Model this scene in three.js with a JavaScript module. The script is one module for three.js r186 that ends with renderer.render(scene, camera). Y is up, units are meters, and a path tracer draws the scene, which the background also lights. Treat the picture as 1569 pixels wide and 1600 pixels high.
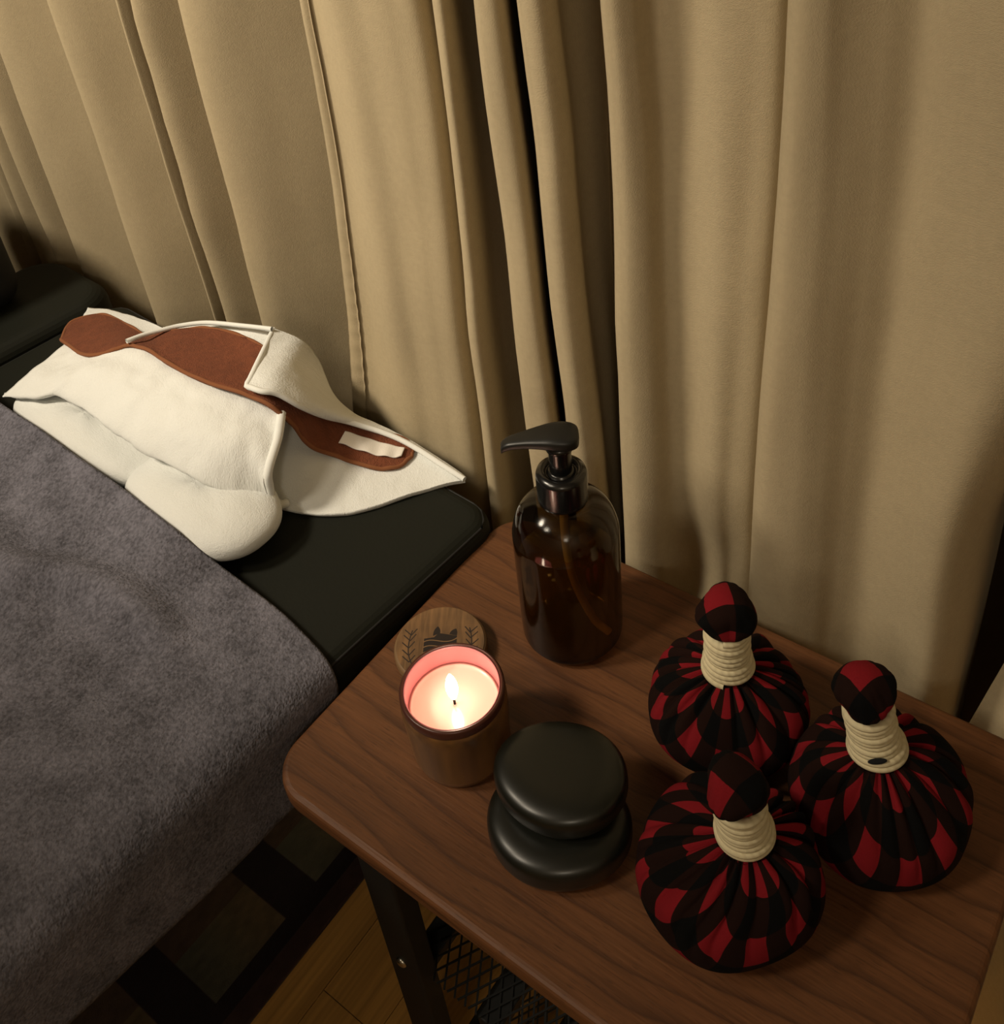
import * as THREE from 'three';
import { RoundedBoxGeometry } from 'three/addons/geometries/RoundedBoxGeometry.js';
import { mergeGeometries } from 'three/addons/utils/BufferGeometryUtils.js';

// ------------------------------------------------------------------ camera, light, exposure
const scene = new THREE.Scene();
scene.background = new THREE.Color(0x000000);
const camera = new THREE.PerspectiveCamera(2 * Math.atan(800 / 1587) * 180 / Math.PI, 1569 / 1600, 0.02, 30);
camera.position.set(0, 1.3, 0);
camera.matrixAutoUpdate = true;
{
  const X = new THREE.Vector3(0.80575, -0.08878, -0.58557), U = new THREE.Vector3(-0.27597, 0.81853, -0.50383), F = new THREE.Vector3(-0.52404, -0.56756, -0.63503);
  camera.quaternion.setFromRotationMatrix(new THREE.Matrix4().makeBasis(X, U, F.negate()));
}
camera.setViewOffset(1569, 1600, 0, 300, 1569, 1600);      // the photograph is the lower part of a taller frame
camera.updateProjectionMatrix();
const renderer = new THREE.WebGLRenderer({ antialias: true });
renderer.toneMapping = THREE.LinearToneMapping;
renderer.toneMappingExposure = 1.0;
renderer.shadowMap.enabled = true;
const WARM = [1.0, 0.86, 0.66];
const UNSEEN_LAMPS = [
  // position, target, candela, half angle, label
  [[-1.35, 2.15, 0.50], [-0.93, 1.09, -0.56], 12.2, 0.49, 'unseen frosted globe ceiling lamp lighting the towel and left curtains, above the far side of the massage table'],  // out of view, placed to light the towel and left curtains
  [[-0.85, 2.2, 0.85], [-0.22, 1.04, -0.54], 3.7, 0.43, 'unseen frosted globe ceiling lamp lighting the right curtains and side table, above the middle of the massage table'],  // out of view, aimed to brighten the right curtains and side table
  [[0.95, 2.1, 1.35], null, 1.35, 0, 'dim unseen frosted globe ceiling lamp lifting the shadows, in the right half of the room'],  // out of view behind the camera, softens the dark areas
];
const UNSEEN_LOW_LAMP = { at: [0.56, -0.42], to: [0.02, 0, -0.58], color: [1.0, 0.78, 0.42], cd: 1.5 };  // low lamp outside the frame, brightens the floor strip at the right
const FLAME_LIGHT = 0.0014;

// ------------------------------------------------------------------ helpers
const numbers = new Map();
function numbered(name) { const n = numbers.get(name) ?? 0; numbers.set(name, n + 1); return n ? `${name}_${String(n).padStart(3, '0')}` : name; }
function thing(name, label, category, at = [0, 0, 0], turn = 0, group) {
  const o = new THREE.Group(); o.name = numbered(name); o.position.set(...at); o.rotation.y = turn;
  o.userData.label = label; o.userData.category = category; if (group) o.userData.group = group;
  scene.add(o); return o;
}
function obj(name, geometry, material, parent = scene, label) {
  const g = Array.isArray(geometry) ? mergeGeometries(geometry.map((x) => { const y = x.index ? x.toNonIndexed() : x; for (const k of Object.keys(y.attributes)) if (!['position', 'normal', 'uv'].includes(k)) y.deleteAttribute(k); return y; })) : geometry;
  const m = new THREE.Mesh(g, material); m.castShadow = m.receiveShadow = true; m.name = parent === scene ? numbered(name) : name;
  if (label) m.userData.label = label;
  parent.add(m); return m;
}
let seed = 7;
function rnd() { seed = (seed + 0x6d2b79f5) | 0; let t = Math.imul(seed ^ (seed >>> 15), 1 | seed); t = (t + Math.imul(t ^ (t >>> 7), 61 | t)) ^ t; return ((t ^ (t >>> 14)) >>> 0) / 4294967296; }
function hash(x, y, z = 0) { let h = Math.imul(x | 0, 374761393) ^ Math.imul(y | 0, 668265263) ^ Math.imul(z | 0, 2147483647 ^ 0x5bd1e995); h = Math.imul(h ^ (h >>> 13), 1274126177); return ((h ^ (h >>> 16)) >>> 0) / 4294967296; }
// value noise in 0..1; px, py are the whole-number periods (0: none)
function noise(x, y, px = 0, py = 0, z = 0) {
  const ix = Math.floor(x), iy = Math.floor(y), fx = x - ix, fy = y - iy, s = fx * fx * (3 - 2 * fx), t = fy * fy * (3 - 2 * fy);
  const m = (a, p) => (p ? ((a % p) + p) % p : a);
  const a = hash(m(ix, px), m(iy, py), z), b = hash(m(ix + 1, px), m(iy, py), z), c = hash(m(ix, px), m(iy + 1, py), z), d = hash(m(ix + 1, px), m(iy + 1, py), z);
  return (a + (b - a) * s) * (1 - t) + (c + (d - c) * s) * t;
}
function fbm(x, y, px, py, oct = 4, z = 0) { let v = 0, a = 0.5, f = 1; for (let i = 0; i < oct; i++) { v += a * noise(x * f, y * f, px * f, py * f, z + i * 17); a *= 0.5; f *= 2; } return v / (1 - Math.pow(0.5, oct)); }
const enc = (v) => { v = Math.min(1, Math.max(0, v)); return Math.round(255 * (v <= 0.0031308 ? v * 12.92 : 1.055 * Math.pow(v, 1 / 2.4) - 0.055)); };
// colour textures: fn gives linear rgb; grey textures: fn gives one number
function tex(w, h, fn, color, rx = 1, ry = rx) {
  const d = new Uint8Array(w * h * 4);
  for (let y = 0; y < h; y++) for (let x = 0; x < w; x++) {
    const v = fn((x + 0.5) / w, (y + 0.5) / h), i = (y * w + x) * 4;
    if (color) { d[i] = enc(v[0]); d[i + 1] = enc(v[1]); d[i + 2] = enc(v[2]); } else d[i] = d[i + 1] = d[i + 2] = Math.round(255 * Math.min(1, Math.max(0, v)));
    d[i + 3] = 255;
  }
  const t = new THREE.DataTexture(d, w, h); t.wrapS = t.wrapT = THREE.RepeatWrapping; t.magFilter = THREE.LinearFilter; t.minFilter = THREE.LinearMipmapLinearFilter; t.generateMipmaps = true;
  if (color) t.colorSpace = THREE.SRGBColorSpace;
  t.repeat.set(rx, ry); t.needsUpdate = true; return t;
}
const mix = (a, b, t) => a.map((v, i) => v + (b[i] - v) * t);
const clamp = (v, a = 0, b = 1) => Math.min(b, Math.max(a, v));
const smooth = (a, b, v) => { const t = clamp((v - a) / (b - a)); return t * t * (3 - 2 * t); };
const std = (o) => new THREE.MeshStandardMaterial(o), phys = (o) => new THREE.MeshPhysicalMaterial(o);
const lin = (r, g, b) => new THREE.Color().setRGB(r, g, b);

function cat(p, t) {   // Catmull-Rom through arrays of numbers, t in 0..p.length-1
  const n = p.length, i = Math.min(n - 2, Math.max(0, Math.floor(t))), f = t - i;
  const a = p[Math.max(0, i - 1)], b = p[i], c = p[i + 1], d = p[Math.min(n - 1, i + 2)];
  return b.map((_, k) => { const A = i === 0 ? 2 * b[k] - c[k] : a[k], D = i === n - 2 ? 2 * c[k] - b[k] : d[k]; return 0.5 * (2 * b[k] + (c[k] - A) * f + (2 * A - 5 * b[k] + 4 * c[k] - D) * f * f + (3 * b[k] - A - 3 * c[k] + D) * f * f * f); });
}
const patch = (rows) => (u, v) => cat(rows.map((r) => cat(r, u * (r.length - 1))), v * (rows.length - 1));   // smooth surface through a net of points
// a closed sheet of cloth of thickness th around the surface fn(u, v); bump(u, v, point) moves it along its normal
function sheet(fn, nu, nv, th, uv = (u, v, p) => [p[0], p[2]], bump = null) {
  const P = [], N = [];
  const V = (u, v) => new THREE.Vector3(...fn(clamp(u), clamp(v)));
  const e = 0.002;
  for (let j = 0; j <= nv; j++) for (let i = 0; i <= nu; i++) {
    const u = i / nu, v = j / nv, p = V(u, v);
    const du = V(u + e, v).sub(V(u - e, v)), dv = V(u, v + e).sub(V(u, v - e));
    const n = du.cross(dv); if (n.lengthSq() < 1e-18) n.set(0, -1, 0); n.normalize();
    P.push(p); N.push(n);
  }
  let flip = 0; N.forEach((n) => { flip += n.y + 0.3 * n.z; });
  if (flip < 0) N.forEach((n) => n.negate());
  const pos = [], uvs = [], idx = [], W = nu + 1, K = W * (nv + 1);
  for (const s of [1, -1]) for (let k = 0; k < K; k++) {
    const i = k % W, j = Math.floor(k / W), p = P[k].clone(), b = bump ? bump(i / nu, j / nv, P[k]) : 0;
    p.addScaledVector(N[k], s * th / 2 + b); pos.push(p.x, p.y, p.z); uvs.push(...uv(i / nu, j / nv, P[k].toArray()));
  }
  for (let j = 0; j < nv; j++) for (let i = 0; i < nu; i++) {
    const a = j * W + i, b = a + 1, c = a + W, d = c + 1;
    const up = [a, b, c, b, d, c], down = [a, c, b, b, c, d];
    idx.push(...(flip < 0 ? down : up), ...(flip < 0 ? up : down).map((x) => x + K));
  }
  const rim = []; for (let i = 0; i < nu; i++) rim.push(i); for (let j = 0; j < nv; j++) rim.push(j * W + nu); for (let i = nu; i > 0; i--) rim.push(nv * W + i); for (let j = nv; j > 0; j--) rim.push(j * W);
  rim.forEach((a, k) => { const b = rim[(k + 1) % rim.length]; idx.push(a, b, a + K, b, b + K, a + K); });
  const g = new THREE.BufferGeometry(); g.setAttribute('position', new THREE.Float32BufferAttribute(pos, 3)); g.setAttribute('uv', new THREE.Float32BufferAttribute(uvs, 2)); g.setIndex(idx); g.computeVertexNormals();
  return g;
}
// a closed grid surface (u round, v from pole to pole)
function grid(fn, nu, nv, uvFn = (u, v) => [u, v]) {
  const pos = [], uv = [], idx = [];
  for (let j = 0; j <= nv; j++) for (let i = 0; i <= nu; i++) { const u = i / nu, v = j / nv; pos.push(...fn(u, v)); uv.push(...uvFn(u, v)); }
  for (let j = 0; j < nv; j++) for (let i = 0; i < nu; i++) { const a = j * (nu + 1) + i, b = a + 1, c = a + nu + 1, d = c + 1; idx.push(a, c, b, b, c, d); }
  const g = new THREE.BufferGeometry(); g.setAttribute('position', new THREE.Float32BufferAttribute(pos, 3)); g.setAttribute('uv', new THREE.Float32BufferAttribute(uv, 2)); g.setIndex(idx); g.computeVertexNormals();
  const n = g.attributes.normal;      // close the seam in the shading
  for (let j = 0; j <= nv; j++) { const a = j * (nu + 1), b = a + nu, v = new THREE.Vector3(n.getX(a) + n.getX(b), n.getY(a) + n.getY(b), n.getZ(a) + n.getZ(b)).normalize(); n.setXYZ(a, v.x, v.y, v.z); n.setXYZ(b, v.x, v.y, v.z); }
  return g;
}
const tube = (pts, r, seg = 60, rad = 8, closed = false) => new THREE.TubeGeometry(new THREE.CatmullRomCurve3(pts.map((p) => new THREE.Vector3(...p)), closed, 'catmullrom', 0.5), seg, r, rad, closed);
const lathe = (pts, seg = 64) => new THREE.LatheGeometry(pts.map((p) => new THREE.Vector2(...p)), seg);
function roundedRect(w, d, r) { const s = new THREE.Shape(), x = w / 2, y = d / 2; s.moveTo(-x + r, -y); s.lineTo(x - r, -y); s.absarc(x - r, -y + r, r, -Math.PI / 2, 0); s.lineTo(x, y - r); s.absarc(x - r, y - r, r, 0, Math.PI / 2); s.lineTo(-x + r, y); s.absarc(-x + r, y - r, r, Math.PI / 2, Math.PI); s.lineTo(-x, -y + r); s.absarc(-x + r, -y + r, r, Math.PI, Math.PI * 1.5); return s; }
// a slab with rounded corners lying in the x-z plane, its top at y = 0
function slab(w, d, r, h, bev, seg = 4) {
  const g = new THREE.ExtrudeGeometry(roundedRect(w - 2 * bev, d - 2 * bev, r), { depth: h - 2 * bev, bevelEnabled: true, bevelSize: bev, bevelThickness: bev, bevelSegments: seg, curveSegments: 16 });
  g.rotateX(-Math.PI / 2); g.translate(0, -h + bev, 0);
  const p = g.attributes.position, uv = g.attributes.uv; for (let i = 0; i < p.count; i++) uv.setXY(i, p.getX(i), p.getZ(i) + p.getY(i));
  return g;
}
const bar = (a, b, w, h, bev = 0.002) => { const A = new THREE.Vector3(...a), B = new THREE.Vector3(...b), g = new RoundedBoxGeometry(w, h, A.distanceTo(B), 2, bev); const m = new THREE.Object3D(); m.position.copy(A).add(B).multiplyScalar(0.5); m.lookAt(B); m.updateMatrix(); g.applyMatrix4(m.matrix); return g; };
const placed = (g, x, y, z) => { g.translate(x, y, z); return g; };

// ------------------------------------------------------------------ measured nets of points (metres)
const FRONT = [[[-1.015,0.663,-0.4451],[-0.9426,0.681,-0.4401],[-0.892,0.698,-0.4524],[-0.8171,0.703,-0.4499],[-0.7594,0.706,-0.4459],[-0.7077,0.706,-0.4517],[-0.6825,0.703,-0.4555],[-0.6587,0.698,-0.4571]],[[-0.9638,0.687,-0.4163],[-0.8943,0.705,-0.4114],[-0.8452,0.722,-0.4228],[-0.7743,0.727,-0.4206],[-0.7197,0.73,-0.4171],[-0.6708,0.73,-0.4229],[-0.6472,0.727,-0.4267],[-0.625,0.722,-0.4285]],[[-0.9536,0.6906,-0.3889],[-0.8862,0.7081,-0.3882],[-0.8405,0.7228,-0.3997],[-0.7667,0.7276,-0.3959],[-0.7081,0.7293,-0.3925],[-0.6575,0.7278,-0.3984],[-0.6323,0.7216,-0.4053],[-0.6117,0.7118,-0.408]],[[-0.95,0.69,-0.365],[-0.8845,0.707,-0.3684],[-0.8419,0.7195,-0.3801],[-0.7649,0.724,-0.3749],[-0.7022,0.7245,-0.3717],[-0.6495,0.7215,-0.3778],[-0.6225,0.712,-0.3877],[-0.6016,0.6975,-0.3825]],[[-0.9544,0.6836,-0.3459],[-0.8916,0.7001,-0.3525],[-0.8519,0.7103,-0.3645],[-0.771,0.7146,-0.358],[-0.7036,0.7138,-0.3551],[-0.6484,0.7093,-0.3615],[-0.6193,0.6966,-0.3742],[-0.6032,0.6773,-0.3795]],[[-0.9627,0.673,-0.3307],[-0.9048,0.689,-0.339],[-0.8677,0.697,-0.3513],[-0.7825,0.701,-0.3436],[-0.7099,0.699,-0.341],[-0.6519,0.693,-0.3478],[-0.6202,0.677,-0.3632],[-0.6068,0.653,-0.3803]],[[-0.9617,0.664,-0.3467],[-0.9038,0.68,-0.355],[-0.8667,0.688,-0.3673],[-0.7815,0.692,-0.3596],[-0.7089,0.69,-0.357],[-0.6509,0.684,-0.3638],[-0.6192,0.668,-0.3792],[-0.6058,0.644,-0.3963]]];
const SIDE = [[[-0.652,0.712,-0.4514],[-0.6316,0.687,-0.467],[-0.6227,0.669,-0.4887],[-0.6035,0.655,-0.5064],[-0.561,0.647,-0.5154],[-0.5178,0.643,-0.5142],[-0.4869,0.64,-0.5088]],[[-0.6468,0.6943,-0.4339],[-0.6204,0.6753,-0.4482],[-0.6064,0.6618,-0.4675],[-0.5867,0.6512,-0.4858],[-0.5495,0.6452,-0.5023],[-0.5132,0.6422,-0.5084],[-0.4863,0.64,-0.5087]],[[-0.6418,0.6765,-0.4166],[-0.6097,0.6635,-0.4299],[-0.5909,0.6545,-0.4471],[-0.5707,0.6475,-0.4661],[-0.5384,0.6435,-0.4896],[-0.5087,0.6415,-0.5026],[-0.4858,0.64,-0.5085]],[[-0.6369,0.6588,-0.3996],[-0.5995,0.6518,-0.4123],[-0.5761,0.6472,-0.4276],[-0.5554,0.6438,-0.4473],[-0.5277,0.6418,-0.4773],[-0.5042,0.6408,-0.4969],[-0.4853,0.64,-0.5083]],[[-0.6322,0.641,-0.3827],[-0.5897,0.64,-0.3951],[-0.562,0.64,-0.4089],[-0.5408,0.64,-0.4292],[-0.5172,0.64,-0.4653],[-0.4998,0.64,-0.4912],[-0.4848,0.64,-0.5081]]];
const FLAP = [[[-0.7214,0.729,-0.512],[-0.6917,0.722,-0.5181],[-0.6742,0.703,-0.5189],[-0.6435,0.683,-0.505],[-0.621,0.667,-0.5058],[-0.5856,0.656,-0.5122],[-0.5483,0.65,-0.5137],[-0.4862,0.643,-0.5076]],[[-0.6884,0.7426,-0.4731],[-0.6638,0.7379,-0.4776],[-0.65,0.7233,-0.4819],[-0.6262,0.7026,-0.4786],[-0.6117,0.6826,-0.4873],[-0.5914,0.662,-0.5041],[-0.5516,0.652,-0.5116],[-0.4851,0.6433,-0.5069]],[[-0.6654,0.7493,-0.4423],[-0.6448,0.7469,-0.4452],[-0.6338,0.7366,-0.4523],[-0.6159,0.7153,-0.4585],[-0.609,0.6913,-0.4746],[-0.5972,0.668,-0.4961],[-0.5549,0.654,-0.5096],[-0.484,0.6437,-0.5061]],[[-0.6516,0.749,-0.4186],[-0.6344,0.749,-0.42],[-0.6254,0.743,-0.4294],[-0.6128,0.721,-0.4442],[-0.6131,0.693,-0.4673],[-0.6028,0.674,-0.488],[-0.5582,0.656,-0.5075],[-0.4829,0.644,-0.5054]]];
const BACK = [[[-1.0764,0.643,-0.5061],[-1.0212,0.655,-0.5085],[-0.952,0.671,-0.5004],[-0.8743,0.692,-0.4866],[-0.8394,0.707,-0.4873],[-0.8041,0.717,-0.4961],[-0.7567,0.725,-0.5027],[-0.7235,0.725,-0.5146]],[[-1.0366,0.655,-0.471],[-0.9774,0.669,-0.4736],[-0.9318,0.679,-0.4799],[-0.8604,0.6935,-0.4757],[-0.8015,0.71,-0.4657],[-0.7534,0.717,-0.4717],[-0.7124,0.721,-0.4733],[-0.683,0.717,-0.4781]],[[-0.9984,0.667,-0.438],[-0.9356,0.683,-0.4409],[-0.912,0.687,-0.46],[-0.8468,0.695,-0.4649],[-0.7657,0.713,-0.4452],[-0.7065,0.717,-0.4491],[-0.6716,0.717,-0.4464],[-0.646,0.709,-0.4448]]];
const CORD = [[-0.8342,0.733,-0.4169],[-0.8317,0.73,-0.4355],[-0.8254,0.727,-0.454],[-0.8164,0.725,-0.4712],[-0.7941,0.726,-0.487],[-0.7488,0.731,-0.4975],[-0.7133,0.735,-0.5044]];
const BAND = [[[-0.9747,0.688,-0.4182],[-1.0018,0.683,-0.4464],[-0.9761,0.687,-0.4714],[-0.9001,0.703,-0.4603],[-0.847,0.717,-0.4475],[-0.825,0.724,-0.4576],[-0.7893,0.729,-0.4771],[-0.7425,0.736,-0.4804],[-0.689,0.74,-0.4736],[-0.6317,0.722,-0.4598],[-0.6197,0.681,-0.4798],[-0.6051,0.665,-0.4965],[-0.5817,0.658,-0.5063],[-0.557,0.653,-0.5121],[-0.5477,0.649,-0.5089]],[[-0.9732,0.6883,-0.4171],[-0.9622,0.6923,-0.4293],[-0.9329,0.699,-0.4491],[-0.8785,0.7113,-0.446],[-0.833,0.722,-0.4384],[-0.8034,0.728,-0.4426],[-0.7609,0.7323,-0.4537],[-0.7135,0.737,-0.4578],[-0.6675,0.738,-0.4552],[-0.6256,0.718,-0.4495],[-0.6162,0.681,-0.4655],[-0.6001,0.663,-0.4829],[-0.5749,0.6553,-0.4937],[-0.5531,0.6513,-0.5024],[-0.5463,0.6487,-0.5063]],[[-0.9718,0.6887,-0.416],[-0.9242,0.7017,-0.4129],[-0.8916,0.711,-0.4278],[-0.8573,0.7197,-0.432],[-0.8192,0.727,-0.4296],[-0.7824,0.732,-0.4281],[-0.734,0.7357,-0.4315],[-0.6861,0.738,-0.4364],[-0.6471,0.736,-0.4376],[-0.6195,0.714,-0.4394],[-0.6128,0.681,-0.4516],[-0.5952,0.661,-0.4696],[-0.5683,0.6527,-0.4813],[-0.5493,0.6497,-0.4929],[-0.545,0.6483,-0.5037]],[[-0.9704,0.689,-0.4149],[-0.8876,0.711,-0.3971],[-0.8519,0.723,-0.4075],[-0.8365,0.728,-0.4184],[-0.8056,0.732,-0.4208],[-0.7622,0.736,-0.414],[-0.7083,0.739,-0.4105],[-0.6602,0.739,-0.4162],[-0.6276,0.734,-0.4209],[-0.6137,0.71,-0.4295],[-0.6095,0.681,-0.438],[-0.5904,0.659,-0.4566],[-0.5619,0.65,-0.4693],[-0.5455,0.648,-0.4834],[-0.5436,0.648,-0.501]]];
const EDGE = [[-1.0852,0.673,-0.3306],[-0.9377,0.681,-0.3194],[-0.8631,0.686,-0.3145],[-0.7901,0.687,-0.3091],[-0.7108,0.682,-0.3069],[-0.6306,0.681,-0.3002],[-0.5857,0.657,-0.3041],[-0.5099,0.644,-0.3027],[-0.4397,0.643,-0.2898]];
const CURTAIN_LEFT = [[-1.3038,-1.3296,-0.572],[-1.3004,-1.3248,-0.5738],[-1.2954,-1.3175,-0.584],[-1.2898,-1.3094,-0.596],[-1.2857,-1.3035,-0.602],[-1.2731,-1.2907,-0.614],[-1.2811,-1.2987,-0.584],[-1.2851,-1.3027,-0.572],[-1.279,-1.2939,-0.575],[-1.2698,-1.2807,-0.592],[-1.2595,-1.266,-0.612],[-1.252,-1.2553,-0.622],[-1.239,-1.2418,-0.634],[-1.247,-1.2498,-0.592],[-1.251,-1.2538,-0.572],[-1.2372,-1.2428,-0.5768],[-1.2164,-1.2264,-0.604],[-1.1933,-1.2081,-0.636],[-1.1764,-1.1947,-0.652],[-1.1621,-1.1809,-0.664],[-1.1701,-1.1889,-0.604],[-1.1741,-1.1929,-0.572],[-1.15,-1.166,-0.5774],[-1.1138,-1.1257,-0.608],[-1.0737,-1.0809,-0.644],[-1.0442,-1.0481,-0.662],[-1.0282,-1.0316,-0.674],[-1.0362,-1.0396,-0.608],[-1.0402,-1.0436,-0.572],[-1.0163,-1.0209,-0.578],[-0.9804,-0.9869,-0.612],[-0.9405,-0.9491,-0.652],[-0.9113,-0.9214,-0.672],[-0.8953,-0.9056,-0.684],[-0.9033,-0.9136,-0.612],[-0.9073,-0.9176,-0.572],[-0.9034,-0.9141,-0.5747],[-0.8976,-0.9088,-0.59],[-0.8912,-0.9029,-0.608],[-0.8864,-0.8986,-0.617],[-0.8738,-0.886,-0.629],[-0.8818,-0.894,-0.59],[-0.8858,-0.898,-0.572],[-0.8734,-0.885,-0.5765],[-0.8548,-0.8654,-0.602],[-0.8342,-0.8437,-0.632],[-0.8191,-0.8278,-0.647],[-0.805,-0.8136,-0.659],[-0.813,-0.8216,-0.602],[-0.817,-0.8256,-0.572],[-0.7864,-0.8005,-0.5786],[-0.7405,-0.7628,-0.616],[-0.6894,-0.721,-0.66],[-0.652,-0.6903,-0.682],[-0.5749,-0.6141000000000001,-0.66]];
const CURTAIN_HEM = [[-0.6195,-0.6634,-0.54],[-0.6039,-0.6313,-0.543],[-0.5735,-0.5818,-0.532],[-0.5481,-0.5559,-0.537],[-0.5187,-0.5302,-0.54],[-0.4972,-0.5049,-0.551],[-0.5145,-0.5176,-0.6],[-0.4951,-0.498,-0.57],[-0.4771,-0.4835,-0.54],[-0.4669,-0.4711,-0.536],[-0.4715,-0.4711,-0.552],[-0.4935,-0.4874,-0.592],[-0.4975,-0.4837,-0.62],[-0.4572,-0.4422,-0.57],[-0.439,-0.4261,-0.54],[-0.4277,-0.4092,-0.535],[-0.4196,-0.3973,-0.541],[-0.428,-0.4068,-0.562],[-0.4691,-0.4473,-0.62],[-0.5292,-0.5068,-0.7]];
const CURTAIN_SLIT = [[-0.5209,-0.5001,-0.7],[-0.4429,-0.4216,-0.6],[-0.4055,-0.3848,-0.545],[-0.3943,-0.3724,-0.536],[-0.3838,-0.3637,-0.539],[-0.3844,-0.3607,-0.556],[-0.4032,-0.3788,-0.59],[-0.4006,-0.3825,-0.612],[-0.3935,-0.386,-0.63],[-0.3669,-0.3601,-0.6],[-0.3425,-0.3395,-0.55],[-0.3304,-0.3237,-0.541],[-0.3206,-0.3066,-0.549],[-0.3141,-0.2961,-0.566],[-0.2934,-0.2796,-0.573],[-0.2715,-0.2601,-0.568],[-0.2534,-0.2498,-0.572],[-0.2376,-0.233,-0.578],[-0.2279,-0.2194,-0.6]];
const CURTAIN_RIGHT = [[-0.2424,-0.2395,-0.62],[-0.2303,-0.2284,-0.58],[-0.223,-0.2211,-0.552],[-0.2129,-0.2084,-0.541],[-0.1988,-0.1867,-0.545],[-0.1873,-0.1692,-0.555],[-0.1709,-0.1558,-0.568],[-0.153,-0.1362,-0.578],[-0.1305,-0.1075,-0.571],[-0.1056,-0.0798,-0.56],[-0.0882,-0.0663,-0.575],[-0.0759,-0.0589,-0.605],[-0.0735,-0.0597,-0.68]];
const CURTAIN_END = [[0.0359,-0.0211,-0.6]];
const HS = 0.62, HT = 0.637;      // heights of the stand's top and of the massage table's top

// ------------------------------------------------------------------ materials
const fineWeave = tex(256, 256, (u, v) => 0.5 + 0.22 * Math.sin(u * 2 * Math.PI * 64) * Math.sin(v * 2 * Math.PI * 64) + 0.45 * (noise(u * 128, v * 128, 128, 128) - 0.5), false, 14);
const linenColor = tex(512, 512, (u, v) => { const n = 0.96 + 0.07 * (fbm(u * 8, v * 8, 8, 8, 4) - 0.5) + 0.05 * (noise(u * 256, v * 96, 256, 96) - 0.5) + 0.05 * (noise(u * 96, v * 256, 96, 256, 5) - 0.5); return [0.445 * n, 0.362 * n, 0.226 * n]; }, true, 2.2);
const curtainMat = std({ map: linenColor, bumpMap: fineWeave, bumpScale: 0.0003, roughness: 0.95 });
const plushBump = tex(512, 512, (u, v) => 0.6 * fbm(u * 96, v * 96, 96, 96, 3) + 0.4 * fbm(u * 24, v * 24, 24, 24, 3, 9), false, 14);
const plushWhite = std({ color: lin(0.745, 0.76, 0.74), bumpMap: plushBump, bumpScale: 0.0006, roughness: 1 });
const plushHem = std({ color: lin(0.77, 0.785, 0.76), roughness: 1 });
const rustColor = tex(256, 256, (u, v) => { const n = 0.75 + 0.5 * fbm(u * 32, v * 32, 32, 32, 4) * (0.6 + 0.8 * fbm(u * 4, v * 4, 4, 4, 2, 3)); return [0.155 * n, 0.044 * n, 0.017 * n]; }, true, 7);
const rust = std({ map: rustColor, bumpMap: plushBump, bumpScale: 0.0014, roughness: 1 });
const rustEdge = std({ color: lin(0.21, 0.075, 0.028), roughness: 1 });
const tagMat = std({ color: lin(0.72, 0.68, 0.62), bumpMap: fineWeave, bumpScale: 0.0002, roughness: 0.8 });
const greyFleece = tex(1024, 1024, (u, v) => { const f = fbm(u * 128 + 0.7 * noise(u * 40, v * 40, 40, 40, 2), v * 128, 128, 128, 2), c = fbm(u * 12, v * 12, 12, 12, 4, 21); const n = 0.30 + 0.80 * f + 0.70 * (c - 0.32); return [0.150 * n, 0.146 * n, 0.178 * n]; }, true, 4);
const fleeceBump = tex(512, 512, (u, v) => 0.7 * fbm(u * 80, v * 80, 80, 80, 2) + 0.3 * fbm(u * 14, v * 14, 14, 14, 3, 9), false, 9);
const fleece = std({ map: greyFleece, bumpMap: fleeceBump, bumpScale: 0.0013, roughness: 1 });
const vinylBump = tex(256, 256, (u, v) => fbm(u * 64, v * 64, 64, 64, 3), false, 8);
const vinyl = phys({ color: lin(0.0085, 0.0095, 0.0062), bumpMap: vinylBump, bumpScale: 0.0001, roughness: 0.62, specularIntensity: 0.45 });
const vinylDark = std({ color: lin(0.006, 0.006, 0.006), roughness: 0.7 });
const blackMetal = std({ color: lin(0.008, 0.0085, 0.008), roughness: 0.6, metalness: 0.2 });
const steel = std({ color: lin(0.6, 0.58, 0.5), roughness: 0.25, metalness: 1 });
const woodMap = tex(2048, 1024, (u, v) => {           // one whole table top, 0.5 m by 0.35 m, grain along u
  const x = u * 0.5, z = v * 0.35;
  const warp = 0.05 * (fbm(x * 5, z * 9, 0, 0, 3, 40) - 0.5) + 0.012 * (fbm(x * 14, z * 40, 0, 0, 2, 41) - 0.5);
  const d = (z + warp) * 46, ring = d - Math.floor(d);
  const line = Math.pow(1 - Math.abs(ring - 0.82) * (ring > 0.82 ? 5.5 : 1.22), 5);
  const fibre = fbm(x * 40, z * 900, 0, 0, 3, 42), pore = noise(x * 110, z * 2300, 0, 0, 43), tone = fbm(x * 3, z * 26, 0, 0, 3, 44);
  let c = mix([0.106, 0.040, 0.0130], [0.198, 0.079, 0.029], clamp(0.15 + 1.0 * (tone - 0.2)));
  c = mix(c, [0.045, 0.016, 0.007], clamp(0.62 * Math.max(0, line)));
  const f = 0.72 + 0.5 * fibre; c = c.map((q) => q * f);
  if (pore > 0.80) c = mix(c, [0.03, 0.011, 0.005], 0.55 * (pore - 0.8) / 0.2);
  return c;
}, true, 2, 1 / 0.35);
const woodBump = tex(512, 512, (u, v) => fbm(u * 20, v * 256, 20, 256, 3, 42), false, 4);
const standWood = phys({ map: woodMap, bumpMap: woodBump, bumpScale: 0.00015, roughness: 0.5 });
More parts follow.
